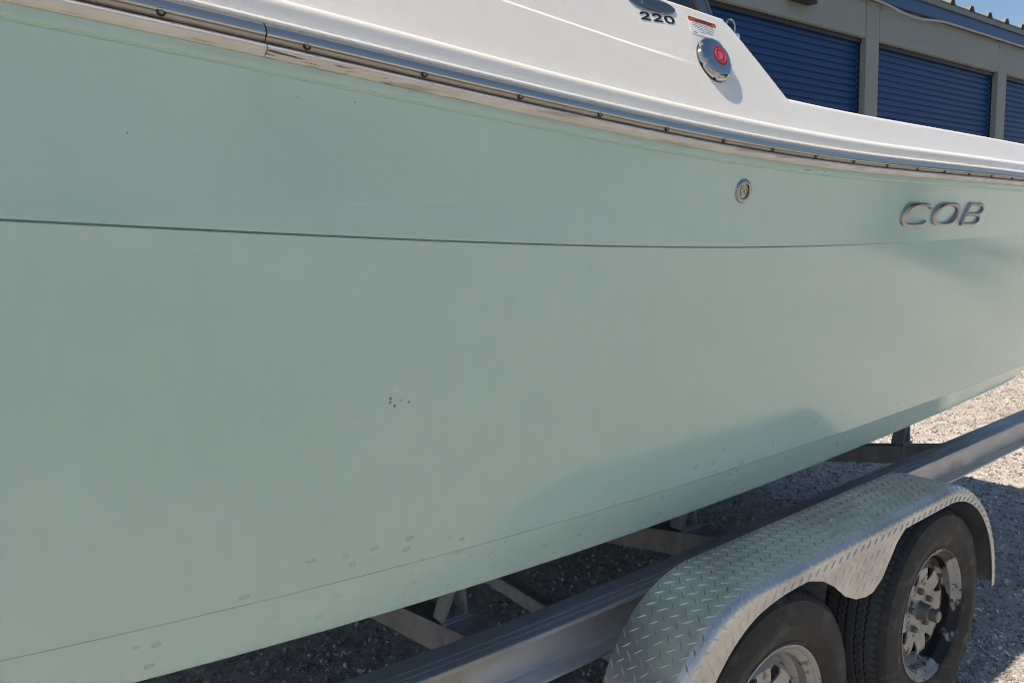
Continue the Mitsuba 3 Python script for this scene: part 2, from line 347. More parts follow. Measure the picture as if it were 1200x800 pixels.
# ------------------------------------------------------------------ trees across the yard (mirrored in the gelcoat and the chrome)
mat('bark', base_color=proc(lambda p, n, uv: mix((0.07, 0.055, 0.045), (0.16, 0.13, 0.11), fbm(p.x * 9, p.y * 9, p.z * 2.5, 4))), roughness=0.9)
scene['leaf'] = {'type': 'twosided', 'bsdf': {'type': 'principled', 'base_color': proc(lambda p, n, uv: mix((0.035, 0.062, 0.02), (0.075, 0.11, 0.035), cell_rand(p.x * 6, p.y * 6, p.z * 6))), 'roughness': 0.55}}
def tree_meshes(seed, H):
    r = np.random.default_rng(seed)
    tr, tips = [], []
    z = np.linspace(0, H * .5, 9)
    px = np.cumsum(r.normal(size=9) * .05); py = np.cumsum(r.normal(size=9) * .05)
    tr.append(tube(np.c_[px - px[0], py - py[0], z], np.linspace(.24, .13, 9), 10))
    for i in range(11):
        h0 = r.uniform(.26, .5) * H; a = r.uniform(0, 2 * np.pi); L = r.uniform(.22, .40) * H
        k = np.linspace(0, 1, 7); base = np.array([np.interp(h0, z, px - px[0]), np.interp(h0, z, py - py[0]), h0])
        e = r.uniform(.35, 1.1)
        q = base + np.c_[np.cos(a) * math.cos(e) * L * k, np.sin(a) * math.cos(e) * L * k, math.sin(e) * L * k + .1 * L * k * k]
        tr.append(tube(q, np.linspace(.085, .02, 7), 7)); tips += [q[-1], q[4], q[5]]
    cs = []
    for t in tips:
        for _ in range(3): cs.append((t + r.normal(size=3) * np.array([.5, .5, .35]), r.uniform(.35, .8)))
    v, f = [], []
    for c, R in cs:
        m = int(60 * R / .5)
        d = r.normal(size=(m, 3)); d /= np.linalg.norm(d, axis=1, keepdims=True)
        p = c + d * (R * r.random((m, 1)) ** .4) * [1, 1, .75]
        u = r.normal(size=(m, 3)); u /= np.linalg.norm(u, axis=1, keepdims=True)
        w = np.cross(u, r.normal(size=(m, 3))); w /= np.linalg.norm(w, axis=1, keepdims=True)
        sz = r.uniform(.06, .12, (m, 1))
        b = len(v) * 4
        v.append(np.stack([p - u * sz, p + w * sz * .5, p + u * sz, p - w * sz * .5], 1))
    V = np.concatenate(v); nq = len(V)
    F = np.arange(nq * 4).reshape(nq, 4)
    return cat(tr), trimesh.Trimesh(V.reshape(-1, 3), np.vstack([F[:, [0, 1, 2]], F[:, [0, 2, 3]]]), process=False)
TREES = []
for sd, H in ((3, 6.2), (8, 7.4), (21, 5.6)):
    a_, b_ = tree_meshes(sd, H); TREES.append((mikit.ply(a_, 'bark', smooth=60), mikit.ply(b_, 'leaf')))
for i, (x, y, k, sc) in enumerate(((-9, -15, 1, 1.1), (-3.5, -13.5, 0, 1.0), (3, -15, 2, 1.15), (8.5, -12.5, 1, 1.0), (14.5, -13, 0, 1.1), (20, -11.5, 2, 1.25), (27, -12, 1, 1.15), (8.2, -1.9, 2, 0.82), (12.5, -4.2, 1, 0.8))):
    key = 'shade_tree' + (f'_{i:03d}' if i else '')
    lab(key, 'leafy shade tree standing just behind and outboard of the trailer' if i == 7 else ('leafy shade tree in the gravel between the boat and the far row of trees' if i == 8 else 'leafy green shade tree in the far row across the gravel yard'), 'tree', None if i > 6 else 'shade trees across the yard')
    W = T().translate([x, y, 0]).rotate([0, 0, 1], 73 * i).scale(sc)
    scene[key + '__trunk'] = {**TREES[k][0], 'to_world': W}
    scene[key + '__crown'] = {**TREES[k][1], 'to_world': W}

# ------------------------------------------------------------------ boat hull lines
YC = 2.08
TR = 3.45                         # transom
BOW = -2.9
def taper(X, n):
    X = np.asarray(X, float)
    return np.where(X < 1.6, (np.maximum(1.6 - X, 0) / 4.5) ** n * 1.0, 0)
def Yr(X): return YC - 1.24 * np.maximum(1 - np.where(np.asarray(X, float) < 1.6, (np.maximum(1.6 - np.asarray(X, float), 0) / 3.9) ** 4, 0) , 0.0)
_q = [-.00688, .03102, -.01408, -.08989, 1.69662]
kx = np.array([-2.3, -1.4, -.7, -.3, 0, .3, .6, .9, 1.2, 1.5, 1.8, 2.1, 2.4, 3.5])
kz = np.polyval(_q, kx); kz[0], kz[1], kz[2] = 1.99, 1.845, 1.763; kz[-1] = 1.602
S = CubicSpline(kx, kz)
def Zk(X): return np.where(X > 2.3, np.polyval([.02045, -.06582, 1.47949], 2.3) + 0.028 * (X - 2.3), np.polyval([-.00291, .01131, .00832, -.06294, 1.47961], np.clip(X, -.3, 2.3)) - 0.075 * np.minimum(X + .3, 0))
def Yuc(X): return YC - 1.05 * np.maximum(1 - np.where(X < 1.6, (np.maximum(1.6 - X, 0) / 3.9) ** 3, 0), 0)
def fwd(X): return np.maximum(-0.3 - X, 0) / 2.0
def Zuc(X): return np.polyval([.01031, -.03286, .90672], np.maximum(X, -.3)) - 0.04 * np.minimum(X + .3, 0) + 0.75 * fwd(X) ** 2.2
def Zlc(X): return np.polyval([.0133, -.03491, .79971], np.maximum(X, -.3)) - 0.04 * np.minimum(X + .3, 0) + 0.80 * fwd(X) ** 2.2
def Zkeel(X): return 0.45 + 1.45 * fwd(X) ** 2.4
XS = np.r_[np.linspace(-2.27, -.4, 40), np.linspace(-.35, TR, 150)]

def hull_section(X):
    yr, s, zk, yu, zu, zl, zq = float(Yr(X)), float(S(X)), float(Zk(X)), float(Yuc(X)), float(Zuc(X)), float(Zlc(X)), float(Zkeel(X))
    lim = lambda y: min(y, YC)
    st = 0.0055 * (1 - float(sstep(1.45, 2.2, X)))
    gh = 0.0014 * (1 - .8 * float(sstep(1.1, 2.2, X)))
    p = [(yr + .030, s + .004), (yr + .006, s + .002), (yr - .001, s - .003), (yr - .001, s - .0125), (yr + .0006, s - .0150), (yr + .0074, s - .0158), (yr + .0078, s - .0172), (yr + .0062, s - .0188)]
    for t in np.linspace(0, 1, 11)[1:]:
        p.append((yr + .0062 + t * .0238 + 0.002 * math.sin(math.pi * t), s - .0188 + t * (zk - s + .0188)))
    p[-1] = (yr + .030, zk + gh)
    p.append((yr + .0302 + st, zk + gh * .5)); p.append((yr + .0302 + st, zk - gh * .5)); p.append((yr + .0305, zk - gh))
    y0, z0 = yr + .0305, zk - gh
    for t in np.linspace(0, 1, 25)[1:]:
        p.append((y0 + t * (yu - y0) - .008 * math.sin(math.pi * t), z0 + t * (zu - z0)))
    p[-1] = (yu, zu + .0010)
    p += [(yu + .0003, zu - .0002), (yu + .0018, zu - .0008), (yu + .0026, zu - .0018)]
    y1, z1 = yu + .0026, zu - .0018
    for t in np.linspace(0, 1, 7)[1:]:
        p.append((y1 + t * (.0474), z1 + t * (zl + .004 - z1)))
    p += [(yu + .0535, zl + .0005), (yu + .059, zl)]
    y2 = yu + .059
    for t in np.linspace(0, 1, 9)[1:]:
        p.append((y2 + t * (YC - y2), zl + t * (zq - zl)))
    return np.array([(X, lim(y), z) for y, z in p])

def hull_y(X, Z):
    sec = hull_section(X)[8:-11]
    return float(np.interp(-Z, -sec[:, 2], sec[:, 1]))
def on_hull(X, Z, out=0.0):
    y = hull_y(X, Z); e = .004
    tx = np.array([2 * e, hull_y(X + e, Z) - hull_y(X - e, Z), 0]); tz = np.array([0, hull_y(X, Z + e) - hull_y(X, Z - e), 2 * e])
    n = np.cross(tx, tz); n /= np.linalg.norm(n)
    tx /= np.linalg.norm(tx); tz = np.cross(n, tx)
    return np.array([X, y, Z]) + out * n, tx, tz, n

MB = 'motorboat'
lab(MB, 'seafoam green and white motorboat with dirty rub rail, resting on the aluminium trailer', 'boat')
G = np.array([hull_section(X) for X in XS])
NB = 10
G[..., 1] += .0009 * (meshkit.fbm(G * [3.2, 0, 4.1], 3, seed=5) - .5)
hull = grid(G[:, :-NB + 1], flip=True)
star = G.copy(); star[..., 1] = 2 * YC - star[..., 1]
rim_ = np.concatenate([G[-1], star[-1][::-1]])
cen = np.array([[TR, YC, 1.1]])
tv = np.vstack([rim_, cen]); tf = [[i, i + 1, len(rim_)] for i in range(len(rim_) - 1)]
transom = trimesh.Trimesh(tv, np.array(tf), process=False)
add(MB + '__hull', cat([hull, grid(star[:, :-NB + 1], flip=False), transom]), 'gelcoat', smooth=28)
add(MB + '__hull_bottom', cat([grid(G[:, -NB:], flip=True), grid(star[:, -NB:], flip=False)]), 'bottom_shade', smooth=28)

# rub rail: swept profiles (dy inward, dz) from the sheer line
def sweep(prof, xs, close=True):
    prof = np.asarray(prof)
    P = np.array([[(X, min(float(Yr(X)) + a, YC), float(S(X)) + b) for a, b in prof] for X in xs])
    g = grid(P, flip=False, close_v=close)
    if close:
        n = len(prof); ms = [g]
        for r, fl in ((P[0], False), (P[-1], True)):
            v = np.vstack([r, r.mean(0)]); f = np.array([[i, (i + 1) % n, n] for i in range(n)])
            ms.append(trimesh.Trimesh(v, f[:, ::-1] if fl else f, process=False))
        g = cat(ms)
    return g
def arc(cx, cy, rx, ry, a0, a1, n):
    a = np.radians(np.linspace(a0, a1, n))
    return [(cx + rx * math.cos(t), cy + ry * math.sin(t)) for t in a]
cream = [(.024, -.003)] + arc(-.002, .0045, .0165, .0068, 260, 130, 12) + [(-.008, .0118), (.024, .0118)]
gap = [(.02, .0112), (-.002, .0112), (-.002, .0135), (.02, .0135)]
tan = [(.02, .0124), (-.011, .0130), (-.0132, .0138), (-.0145, .0170), (.02, .0175)]
strip = [(.01, .0172), (-.0140, .0172), (-.0165, .0176), (-.0180, .0188), (-.0182, .0200), (-.0174, .0245), (-.0154, .0285), (-.0120, .0320), (-.0078, .0346), (-.003, .0360), (.01, .0365)]
JX = 0.268
for i, (a, b) in enumerate(((-2.2, JX - .0008), (JX + .0008, TR + .01))):
    xs = np.r_[a, np.linspace(a, b, 120)[1:-1], b]
    r = MB + '__rub_rail' + ('_001' if i else '')
    add(r, sweep(cream, xs), 'cream_vinyl', smooth=35)
    add(r + '__groove_shade', sweep(gap, xs), 'rail_gap', smooth=35)  # dark brown strip carries the shadow of the groove above the cream
    add(r + '__insert', sweep(tan, xs), 'tan_vinyl', smooth=35)
    add(r + '__metal_strip', sweep(strip, xs), 'stainless', smooth=50)
def screw_mesh():
    head = revolve([(0, .0030), (.0016, .0030), (.0026, .0024), (.0031, .0010), (.0032, -.002)], 14)
    return head
SCREW = screw_mesh()
for X in np.arange(0.158 - .157 * 3, TR, 0.1572):
    y, z = float(Yr(X)) - .0150, float(S(X)) + .0172
    n = np.array([0, -.93, -.37]); u = np.array([1.0, 0, 0]); v = np.cross(n, u)
    add(MB + '__rub_rail__screw', xf(SCREW, frame([X, y, z], u, v, n)), 'hub_metal', smooth=40)
    add(MB + '__rub_rail__screw_recess', xf(revolve([(.0050, -.002), (.0046, .0021), (.0034, .0012), (.0030, -.002)], 16), frame([X, y, z], u, v, n)), 'rail_gap', smooth=40)

# deck: one moulding; a steep side panel with a soft crease, a higher coaming forward, a gunwale aft
Q10 = math.sqrt(10)
def pan(X, w, d=0.0):
    return np.array([X, min(float(Yr(X)) + .0205 + w / Q10 + d * 3 / Q10 * -1, YC), float(S(X)) + .0750 + w * 3 / Q10 + d / Q10])
WC = CubicSpline([-3, .3, .661, .864, 1.003, 1.2, 3.3], [.112, .113, .112, .1075, .103, .098, .08])
def crease(X, w):
    c = float(WC(X))
    return -.0055 * (1 - sstep(.90, 1.14, X)) * sstep(c - .004, c + .006, w)
WCUT = np.array([[.0, 1.468], [.074, 1.397], [.145, 1.33], [.187, 1.288], [.206, 1.268], [.218, 1.256], [.2225, 1.250], [.225, 1.240]])
WG = .0685
low_prof = [(.0, .0358), (-.0040, .0364)] + arc(-.0020, .0392, .0040, .0040, 200, 70, 9) + [(.0004, .0438), (.0014, .0456), (.0022, .061)] + arc(.0142, .061, .012, .0135, 180, 84, 12) + [(.0175, .0749), (.0198, .0756)]
xs = np.r_[np.linspace(-2.2, 0, 40), np.linspace(0, TR, 160)[1:]]
rows = []
for X in xs:
    r = [(X, min(float(Yr(X)) + a, YC), float(S(X)) + b) for a, b in low_prof]
    r += [tuple(pan(X, w)) for w in (0.002, .006, .02, .04, .06, WG)]
    rows.append(r)
Pl = np.array(rows)
ms = [grid(Pl, flip=False)]
# gunwale top and inner side, aft of the cut
xg = np.linspace(1.36, TR, 60)
rows = []
for X in xg:
    e = pan(X, WG)
    r = [tuple(pan(X, WG - .006)), tuple(e)] + [(X, e[1] + a, e[2] + b) for a, b in ((.003, .0045), (.008, .007), (.016, .0085), (.19, .0115), (.198, .009), (.203, .003), (.204, -.01), (.21, -.62))]
    rows.append(r)
ms.append(grid(np.array(rows), flip=False))
# upper coaming
ws = np.r_[WG - .008, np.arange(WG, .092, .006), np.arange(.092, .126, .001), np.arange(.126, .214, .012), .214, .2245]
rows, rows2 = [], []
for w in ws:
    xc = float(np.interp(w, WCUT[:, 0], WCUT[:, 1]))
    xr = xc + (np.r_[np.linspace(-2.2, .4, 40), np.linspace(.4, 1.24, 90)[1:]] - 1.24)
    xr = np.r_[np.linspace(-2.2, .3, 40), np.linspace(.3, xc, 110)[1:]]
    rows.append([pan(X, w, crease(X, w)) for X in xr])
Pu = np.array(rows)
deckrow = [Pu[-1]]
for a, b in ((.0008, .003), (.003, .005), (.008, .0065), (.03, .0085), (.25, .02)):
    q = Pu[-1].copy(); q[:, 1] = np.minimum(q[:, 1] + a, YC); q[:, 2] += b; deckrow.append(q)
q = Pu[-1].copy(); q[:, 1] = YC; q[:, 2] += .05; deckrow.append(q)
ms.append(grid(np.concatenate([Pu, np.array(deckrow[1:])]), flip=True))
# rounded return along the slanted cut and the top, turned inwards
edge = np.concatenate([Pu[:, -1], np.array([r[-1] for r in deckrow[1:3]])])
ret = [edge]
for a, b in ((.003, .002), (.005, .006), (.0055, .012), (.0055, .05)):
    q = edge.copy(); q[:, 0] += a - (.0 if b < .02 else .002); q[:, 1] += b; ret.append(q)
ms.append(grid(np.array(ret), flip=False))
mir = cat(ms)
oth = mir.copy(); oth.vertices[:, 1] = 2 * YC - oth.vertices[:, 1]; oth.faces = oth.faces[:, ::-1]
floor_ = cat([box(1.2, TR - .03, 1.25, 2 * YC - 1.25, 1.10, 1.13), box(1.2, 1.23, 1.22, 2 * YC - 1.22, 1.13, 1.95), box(TR - .04, TR - .005, 1.0, 2 * YC - 1.0, 1.1, 1.70)])
add(MB + '__deck', cat([mir, oth, floor_]), 'white_gelcoat', smooth=30)

def pframe(X, w, lift=0.0, rot=0.0):
    """A frame lying on the side panel: x along the boat, y up the panel, z out of it."""
    e = .004
    f = lambda a, b: pan(a, b, crease(a, b))
    o = f(X, w)
    tx = f(X + e, w) - f(X - e, w); tx /= np.linalg.norm(tx)
    ty = np.array([0, 1 / Q10, 3 / Q10]); n = np.cross(tx, ty); n /= np.linalg.norm(n); ty = np.cross(n, tx)
    c, s = math.cos(rot), math.sin(rot)
    return frame(o + lift * n, c * tx + s * ty, -s * tx + c * ty, n)

# fuel cap: rounded lobed chrome cap with a red badge
FC = MB + '__fuel_cap'
nA, prof = 144, [(0, .0150), (.024, .0148), (.034, .0140), (.0400, .0122), (.0440, .0090), (.0462, .0050), (.0462, .0015), (.0450, .0)]
a = np.linspace(0, 2 * np.pi, nA, endpoint=False)
lob = 1.0 - .07 * np.clip((np.cos(a * 7 + .6) - .72) / .28, 0, 1)
P = np.array([[(r * math.cos(t) * (1 + (l - 1) * sstep(.028, .046, r)), r * math.sin(t) * (1 + (l - 1) * sstep(.028, .046, r)), z) for r, z in prof] for t, l in zip(a, lob)])
capf = pframe(1.162, .1175, .0022)
add(FC, xf(grid(P, close_u=True), capf), 'chrome', smooth=50)
add(FC + '__gasket', xf(revolve([(0, .0), (.0455, .0), (.0460, -.003), (.0, -.003)], 48), capf), 'black_plastic', smooth=30)
bf = pframe(1.166, .1200, .0022 + .0149)
BG = FC + '__badge'
add(BG, xf(revolve([(0, .0012), (.0195, .0012), (.0206, .0006), (.0208, -.001)], 40), bf), 'red_enamel', smooth=30)
ring = Point(0, 0).buffer(.0155).difference(Point(0, 0).buffer(.0140))
pump = sbox(-.0055, -.008, .0015, .008).difference(sbox(-.0040, .0015, .0, .006)).union(LineString([(.0015, -.004), (.005, -.004), (.0055, .004), (.003, .0075)]).buffer(.0009)).union(sbox(-.0075, -.0095, .0035, -.008))
add(BG + '__symbol', xf(cat([trimesh.creation.extrude_polygon(q, .0008, engine='earcut') for q in (ring, pump)]), bf @ frame([0, 0, .0011], [1, 0, 0], [0, 1, 0], [0, 0, 1])), 'pale_red', smooth=False)

# number 220, black raised print
tx_ = meshkit.text_mesh('220', 1.0, 1.0, bold=True)
b0, b1 = tx_.bounds
tx_.apply_translation(-b0); tx_.apply_scale([.094 / (b1[0] - b0[0]), .0165 / (b1[1] - b0[1]), .0012])
add(MB + '__model_number', xf(tx_, pframe(.983, .168, .0002, .115)), 'black_print', smooth=False)
# warning label
LB = MB + '__warning_label'
lf = pframe(1.119, .170, .0004)
add(LB, xf(box(0, .0845, 0, .0385, 0, .0006), lf), 'label_white', smooth=False)
add(LB + '__header', xf(box(.0004, .0841, .0280, .0381, .0005, .0009), lf), 'label_orange', smooth=False)
wt = meshkit.text_mesh('WARNING', .0062, .0003, bold=True); wt.apply_translation([.030, .0302, .0009])
tri = trimesh.creation.extrude_polygon(Polygon([(.020, .0302), (.028, .0302), (.024, .0368)]), .0003, engine='earcut'); tri.apply_translation([0, 0, .0009])
add(LB + '__header__word', xf(cat([wt, tri]), lf), 'black_print', smooth=False)
tb = []
for r, (xa, xb) in enumerate(((.012, .074), (.012, .076), (.014, .072), (.024, .070), (.030, .066))):
    xw = xa
    while xw < xb:
        L = rng.uniform(.003, .0075)
        tb.append(box(xw, min(xw + L, xb), .0245 - r * .0042, .0258 - r * .0042, .0006, .0009)); xw += L + .0014
tb.append(box(.008, .018, .0032, .0050, .0006, .0009))
add(LB + '__small_print', xf(cat(tb), lf), 'black_print', smooth=False)
# oval emblem
EM = MB + '__oval_emblem'
ef = pframe(1.024, .2065, .0005, .06)
def oval(rx, ry, prof, n=64):
    a = np.linspace(0, 2 * np.pi, n, endpoint=False)
    return grid(np.array([[((rx - d) * math.cos(t), (ry - d) * math.sin(t), z) for d, z in prof] for t in a]), close_u=True, flip=True)
add(EM, xf(oval(.062, .0165, [(.0164, .0008), (.0045, .0008), (.0032, .0018), (.0016, .0020), (.0004, .0014), (0, 0)]), ef), 'dark_chrome', smooth=50)
add(EM + '__inlay', xf(oval(.044, .0118, [(.0117, .0022), (.003, .0020), (.0005, .0014), (0, 0)]), ef @ frame([.014, -.0005, .001], [1, 0, 0], [0, 1, 0], [0, 0, 1])), 'anodised', smooth=40)

# windscreen side: dark glass, a wide post and a thin one, standing on the coaming top
WS = MB + '__windscreen'
def deck_top(X, dy=.012):
    p = pan(X, .2245); return np.array([X, p[1] + dy, p[2] + .0068])
d = np.array([-.10, .33, 1.0])
def strut(xa, xb, y, L, th):
    p = [deck_top(xa, y) - [0, 0, .004], deck_top(xb, y) - [0, 0, .004]]
    pts = []
    for q in p:
        for s in (0, L):
            for o in (0, th): pts.append(q + d * s + np.array([0, o, 0]))
    return tm(m3.Manifold.hull_points(np.array(pts)))
add(WS + '__post', strut(1.172, 1.203, .004, .42, .02), 'anodised', smooth=False)
add(WS + '__trim', strut(1.209, 1.219, .006, .42, .014), 'anodised', smooth=False)
add(WS + '__glass', strut(.15, 1.170, .010, .40, .005), 'tinted_glass', smooth=False)
add(WS + '__gasket', strut(1.2035, 1.2085, .008, .42, .012), 'black_plastic', smooth=False)
# chrome tie loop and clear knob behind the slanted edge
t = np.linspace(-0.4, np.pi + .5, 24)
lp = np.array([1.300, .957, 1.899])
TL = MB + '__tie_loop'
add(TL, tube(np.c_[lp[0] - .015 * np.cos(t), lp[1] + 0 * t, lp[2] + .017 * np.sin(t)], .0020, 10), 'chrome', smooth=60)
kn_ = revolve([(0, .03), (.007, .03), (.009, .026), (.009, .004), (.0075, 0), (0, 0)], 24)
add(TL + '__knob', xf(kn_, frame(lp + [.020, .002, -.040], [1, 0, 0], [0, 1, 0], [0, 0, 1])), 'clear_plastic', smooth=40)

# drain fitting
o, tx, tz, n = on_hull(1.203, 1.541)
DF = MB + '__drain_fitting'
F = frame(o, tx, tz, n)
add(DF, xf(revolve([(.0150, .001), (.0158, .0042), (.0185, .0050), (.0225, .0036), (.0245, .0008), (.0246, -.003)], 48), F), 'dark_chrome', smooth=40)
add(DF + '__socket', xf(revolve([(0, -.004), (.0152, -.004), (.0155, .003)], 40), F), 'black_plastic', smooth=30)
add(DF + '__plug', xf(revolve([(.0025, .0025), (.0032, .0035), (.0050, .0035), (.0054, .0010), (.0072, .0010), (.0076, .0038), (.0098, .0036), (.0104, .002), (.0106, -.004)], 40), F), 'stainless', smooth=30)
add(DF + '__plug__slot', xf(revolve([(0, .003), (.0026, .003), (.0026, -.002)], 20), F), 'black_plastic', smooth=30)

# raised chrome letters: swept half-round strokes
def stroke(path, wid, hgt, closed=False):
    """path (n,2) in the letter's plane; returns function placing the half-round ridge on the hull."""
    path = np.asarray(path, float); n = len(path)
    tng = np.gradient(path, axis=0) if not closed else (np.roll(path, -1, 0) - np.roll(path, 1, 0))
    tng /= np.linalg.norm(tng, axis=1, keepdims=True)
    nrm = np.c_[-tng[:, 1], tng[:, 0]]
    wid = np.broadcast_to(wid, n)
    th = [(-1, 0), (-1, .55), (-.86, .8), (-.45, .98), (0, 1.05), (.45, .98), (.86, .8), (1, .55), (1, 0)]
    P = np.zeros((n, len(th), 3))
    for j, (q, h) in enumerate(th):
        P[:, j, :2] = path + nrm * (q * wid / 2)[:, None]
        P[:, j, 2] = h * hgt
    return P
def place(P, X0, Z0, close=False):
    out = np.zeros_like(P)
    for i in np.ndindex(P.shape[:2]):
        o, tx, tz, n = on_hull(X0 + P[i][0], Z0 + P[i][1], P[i][2] - .0005)
        out[i] = o
    g = grid(out, close_u=close, flip=True)
    if not close:
        ms = [g]
        for r, fl in ((out[0], False), (out[-1], True)):
            v = np.vstack([r, r.mean(0)]); f = np.array([[i, i + 1, len(r)] for i in range(len(r) - 1)])
            ms.append(trimesh.Trimesh(v, f if fl else f[:, ::-1], process=False))
        g = cat(ms)
    return g
SH = .62       # italic lean
def sup(a, rx, rz, e=2.5):
    c, s = np.cos(a), np.sin(a)
    x = rx * np.sign(c) * np.abs(c) ** (2 / e); z = rz * np.sign(s) * np.abs(s) ** (2 / e)
    return x, z
# C
a = np.linspace(math.radians(38), math.radians(322), 70)
x, z = sup(a, .070, .0265, 2.6)
wC = .0095 + .021 * np.clip(-np.cos(a), 0, 1) ** 1.5
add(MB + '__name_letter', place(stroke(np.c_[x + SH * z + .012, z], wC, .009), 1.958, 1.5035), 'dark_chrome', smooth=40)
# O
a = np.linspace(0, 2 * np.pi, 96, endpoint=False)
x, z = sup(a, .071, .0275, 2.4)
wO = .0105 + .0155 * np.abs(np.cos(a)) ** 2
add(MB + '__name_letter', place(stroke(np.c_[x + SH * z, z], wO, .009, True), 2.145, 1.5065, True), 'dark_chrome', smooth=40)
# B: stem and two bowls in one outline stroke
def poly(pts, m=14):
    pts = np.array(pts, float); out = []
    for p, q in zip(pts[:-1], pts[1:]): out.append(p + (q - p) * np.linspace(0, 1, m, endpoint=False)[:, None])
    out.append(pts[-1:]); return np.vstack(out)
b1 = poly([(-.055, -.0285), (-.055, .0285)])
lo = np.r_[poly([(-.055, -.0285), (.02, -.0285)]), np.c_[.02 + .036 * np.sin(np.linspace(0, np.pi, 24)), -.0145 - .014 * np.cos(np.linspace(0, np.pi, 24))], poly([(.02, -.0005), (-.045, -.0005)])]
up = np.r_[poly([(-.045, .0005), (.018, .0005)]), np.c_[.018 + .032 * np.sin(np.linspace(0, np.pi, 24)), .0145 - .014 * np.cos(np.linspace(0, np.pi, 24))], poly([(.018, .0285), (-.055, .0285)])]
sh = lambda p: np.c_[p[:, 0] + SH * p[:, 1], p[:, 1]]
add(MB + '__name_letter', cat([place(stroke(sh(b1), .016, .009), 2.325, 1.508), place(stroke(sh(lo), .0105, .0085), 2.325, 1.508), place(stroke(sh(up), .0105, .0085), 2.325, 1.508)]), 'dark_chrome', smooth=40)

# ------------------------------------------------------------------ trailer
TL_ = 'boat_trailer'
lab(TL_, 'tandem axle aluminium boat trailer with diamond plate fender carrying the green boat', 'trailer')
bx = np.array([-3.2, -2.4, -1.2, -.5, 0, .25, .45, .65, .85, 1.1, 2.0, 3.0, 4.2])
by = np.array([2.02, 1.78, 1.44, 1.27, 1.1895, 1.1665, 1.150, 1.136, 1.125, 1.117, 1.116, 1.116, 1.116])
BY = CubicSpline(bx, by)
FT = 0.60
beam_prof = [(0, FT - .009), (.0015, FT - .0015), (.004, FT), (.020, FT), (.0215, FT - .0045), (.0245, FT - .0045), (.026, FT), (.040, FT), (.0415, FT - .0045), (.0445, FT - .0045), (.046, FT), (.090, FT), (.092, FT - .002), (.092, FT - .009),
             (.054, FT - .013), (.050, FT - .018), (.050, FT - .099), (.054, FT - .105), (.092, FT - .110), (.092, FT - .118), (.090, FT - .120), (.002, FT - .120), (0, FT - .118), (0, FT - .111), (.038, FT - .104), (.041, FT - .099), (.041, FT - .018), (.038, FT - .013)]
xs = np.r_[np.linspace(-3.2, .9, 60), np.linspace(.9, 4.2, 60)[1:]]
P = np.array([[(X, float(BY(X)) + a, b) for a, b in beam_prof] for X in xs])
g = grid(P, close_v=True, flip=False)
v = np.vstack([P[-1], P[-1].mean(0)])
add(TL_ + '__frame_beam', g, 'beam_aluminium', smooth=20)
P2 = P.copy(); P2[..., 1] = 2 * YC - P2[..., 1]
add(TL_ + '__frame_beam', grid(P2, close_v=True, flip=True), 'beam_aluminium', smooth=20)
add(TL_ + '__tongue', box(-4.3, -3.0, YC - .05, YC + .05, .48, .6, .004), 'beam_aluminium', smooth=False)
# cross beams (shallow V) with bunk brackets
def cross_beam(X0, w=.072, h=.076):
    ms = []
    for s in (1, -1):
        ya, yb = YC - s * (YC - 1.20), YC - s * .0
        za, zb = .595, .595 - .20 * (YC - 1.2)
        pts = [(x, y, z) for x in (X0, X0 + w) for y, zt in ((ya, za - .005), (yb, zb)) for z in (zt - h, zt)]
        ms.append(tm(m3.Manifold.hull_points(np.array(pts))))
    # end lips: a pale cut flange round the near face
    return cat(ms)
def bracket(X0, Y0, s=1):
    z0 = .595 - .20 * (Y0 - 1.2) + .001
    outer = Polygon([(0, 0), (.070, 0), (.063, .105), (.040, .105)])
    inner = Polygon([(.009, .008), (.062, .008), (.056, .090), (.043, .090)])
    m = trimesh.creation.extrude_polygon(outer.difference(inner), .05, engine='earcut')
    M = frame([X0, Y0 + .05, z0], [1, 0, 0], [0, 0, 1], [0, -1, 0])
    m = xf(m, M)
    return m
for X0 in (-.35, .748, 1.606, 3.045):
    add(TL_ + '__cross_beam', cross_beam(X0), 'beam_aluminium', smooth=False)
    add(TL_ + '__bunk_bracket', bracket(X0, 1.352), 'beam_aluminium', smooth=False)
    add(TL_ + '__bunk_bracket', xf(bracket(X0, 1.352), np.diag([1, -1, 1, 1]) + np.array([[0, 0, 0, 0], [0, 0, 0, 2 * YC], [0, 0, 0, 0], [0, 0, 0, 0]])), 'beam_aluminium', smooth=False)
    lipz = .595 - .20 * (1.35 - 1.2)
    add(TL_ + '__cross_beam__end_lip', cat([box(X0 - .006, X0 + .0, 1.344, 1.350, lipz - .075, lipz + .006), box(X0 + .008, X0 + .013, 1.344, 1.350, lipz - .075, lipz - .006), box(X0 + .0, X0 + .076, 1.344, 1.350, lipz - .001, lipz + .006)]), 'beam_aluminium', smooth=False)
for y in (1.36, 2 * YC - 1.44):
    add(TL_ + '__bunk', box(-.5, 3.15, y, y + .08, .672, .71, .006), 'carpet', smooth=False)
# axles
WX = (1.312, 2.118); WZ, WY = .328, .84
for X in WX:
    add(TL_ + '__axle', box(X - .026, X + .026, WY + .2, 2 * YC - WY - .2, WZ - .075, WZ - .023, .004), 'beam_aluminium', smooth=False)
    add(TL_ + '__axle__hanger', cat([box(X - .04, X + .04, 1.118, 1.204, WZ - .022, FT - .121, .004)]), 'beam_aluminium', smooth=False)

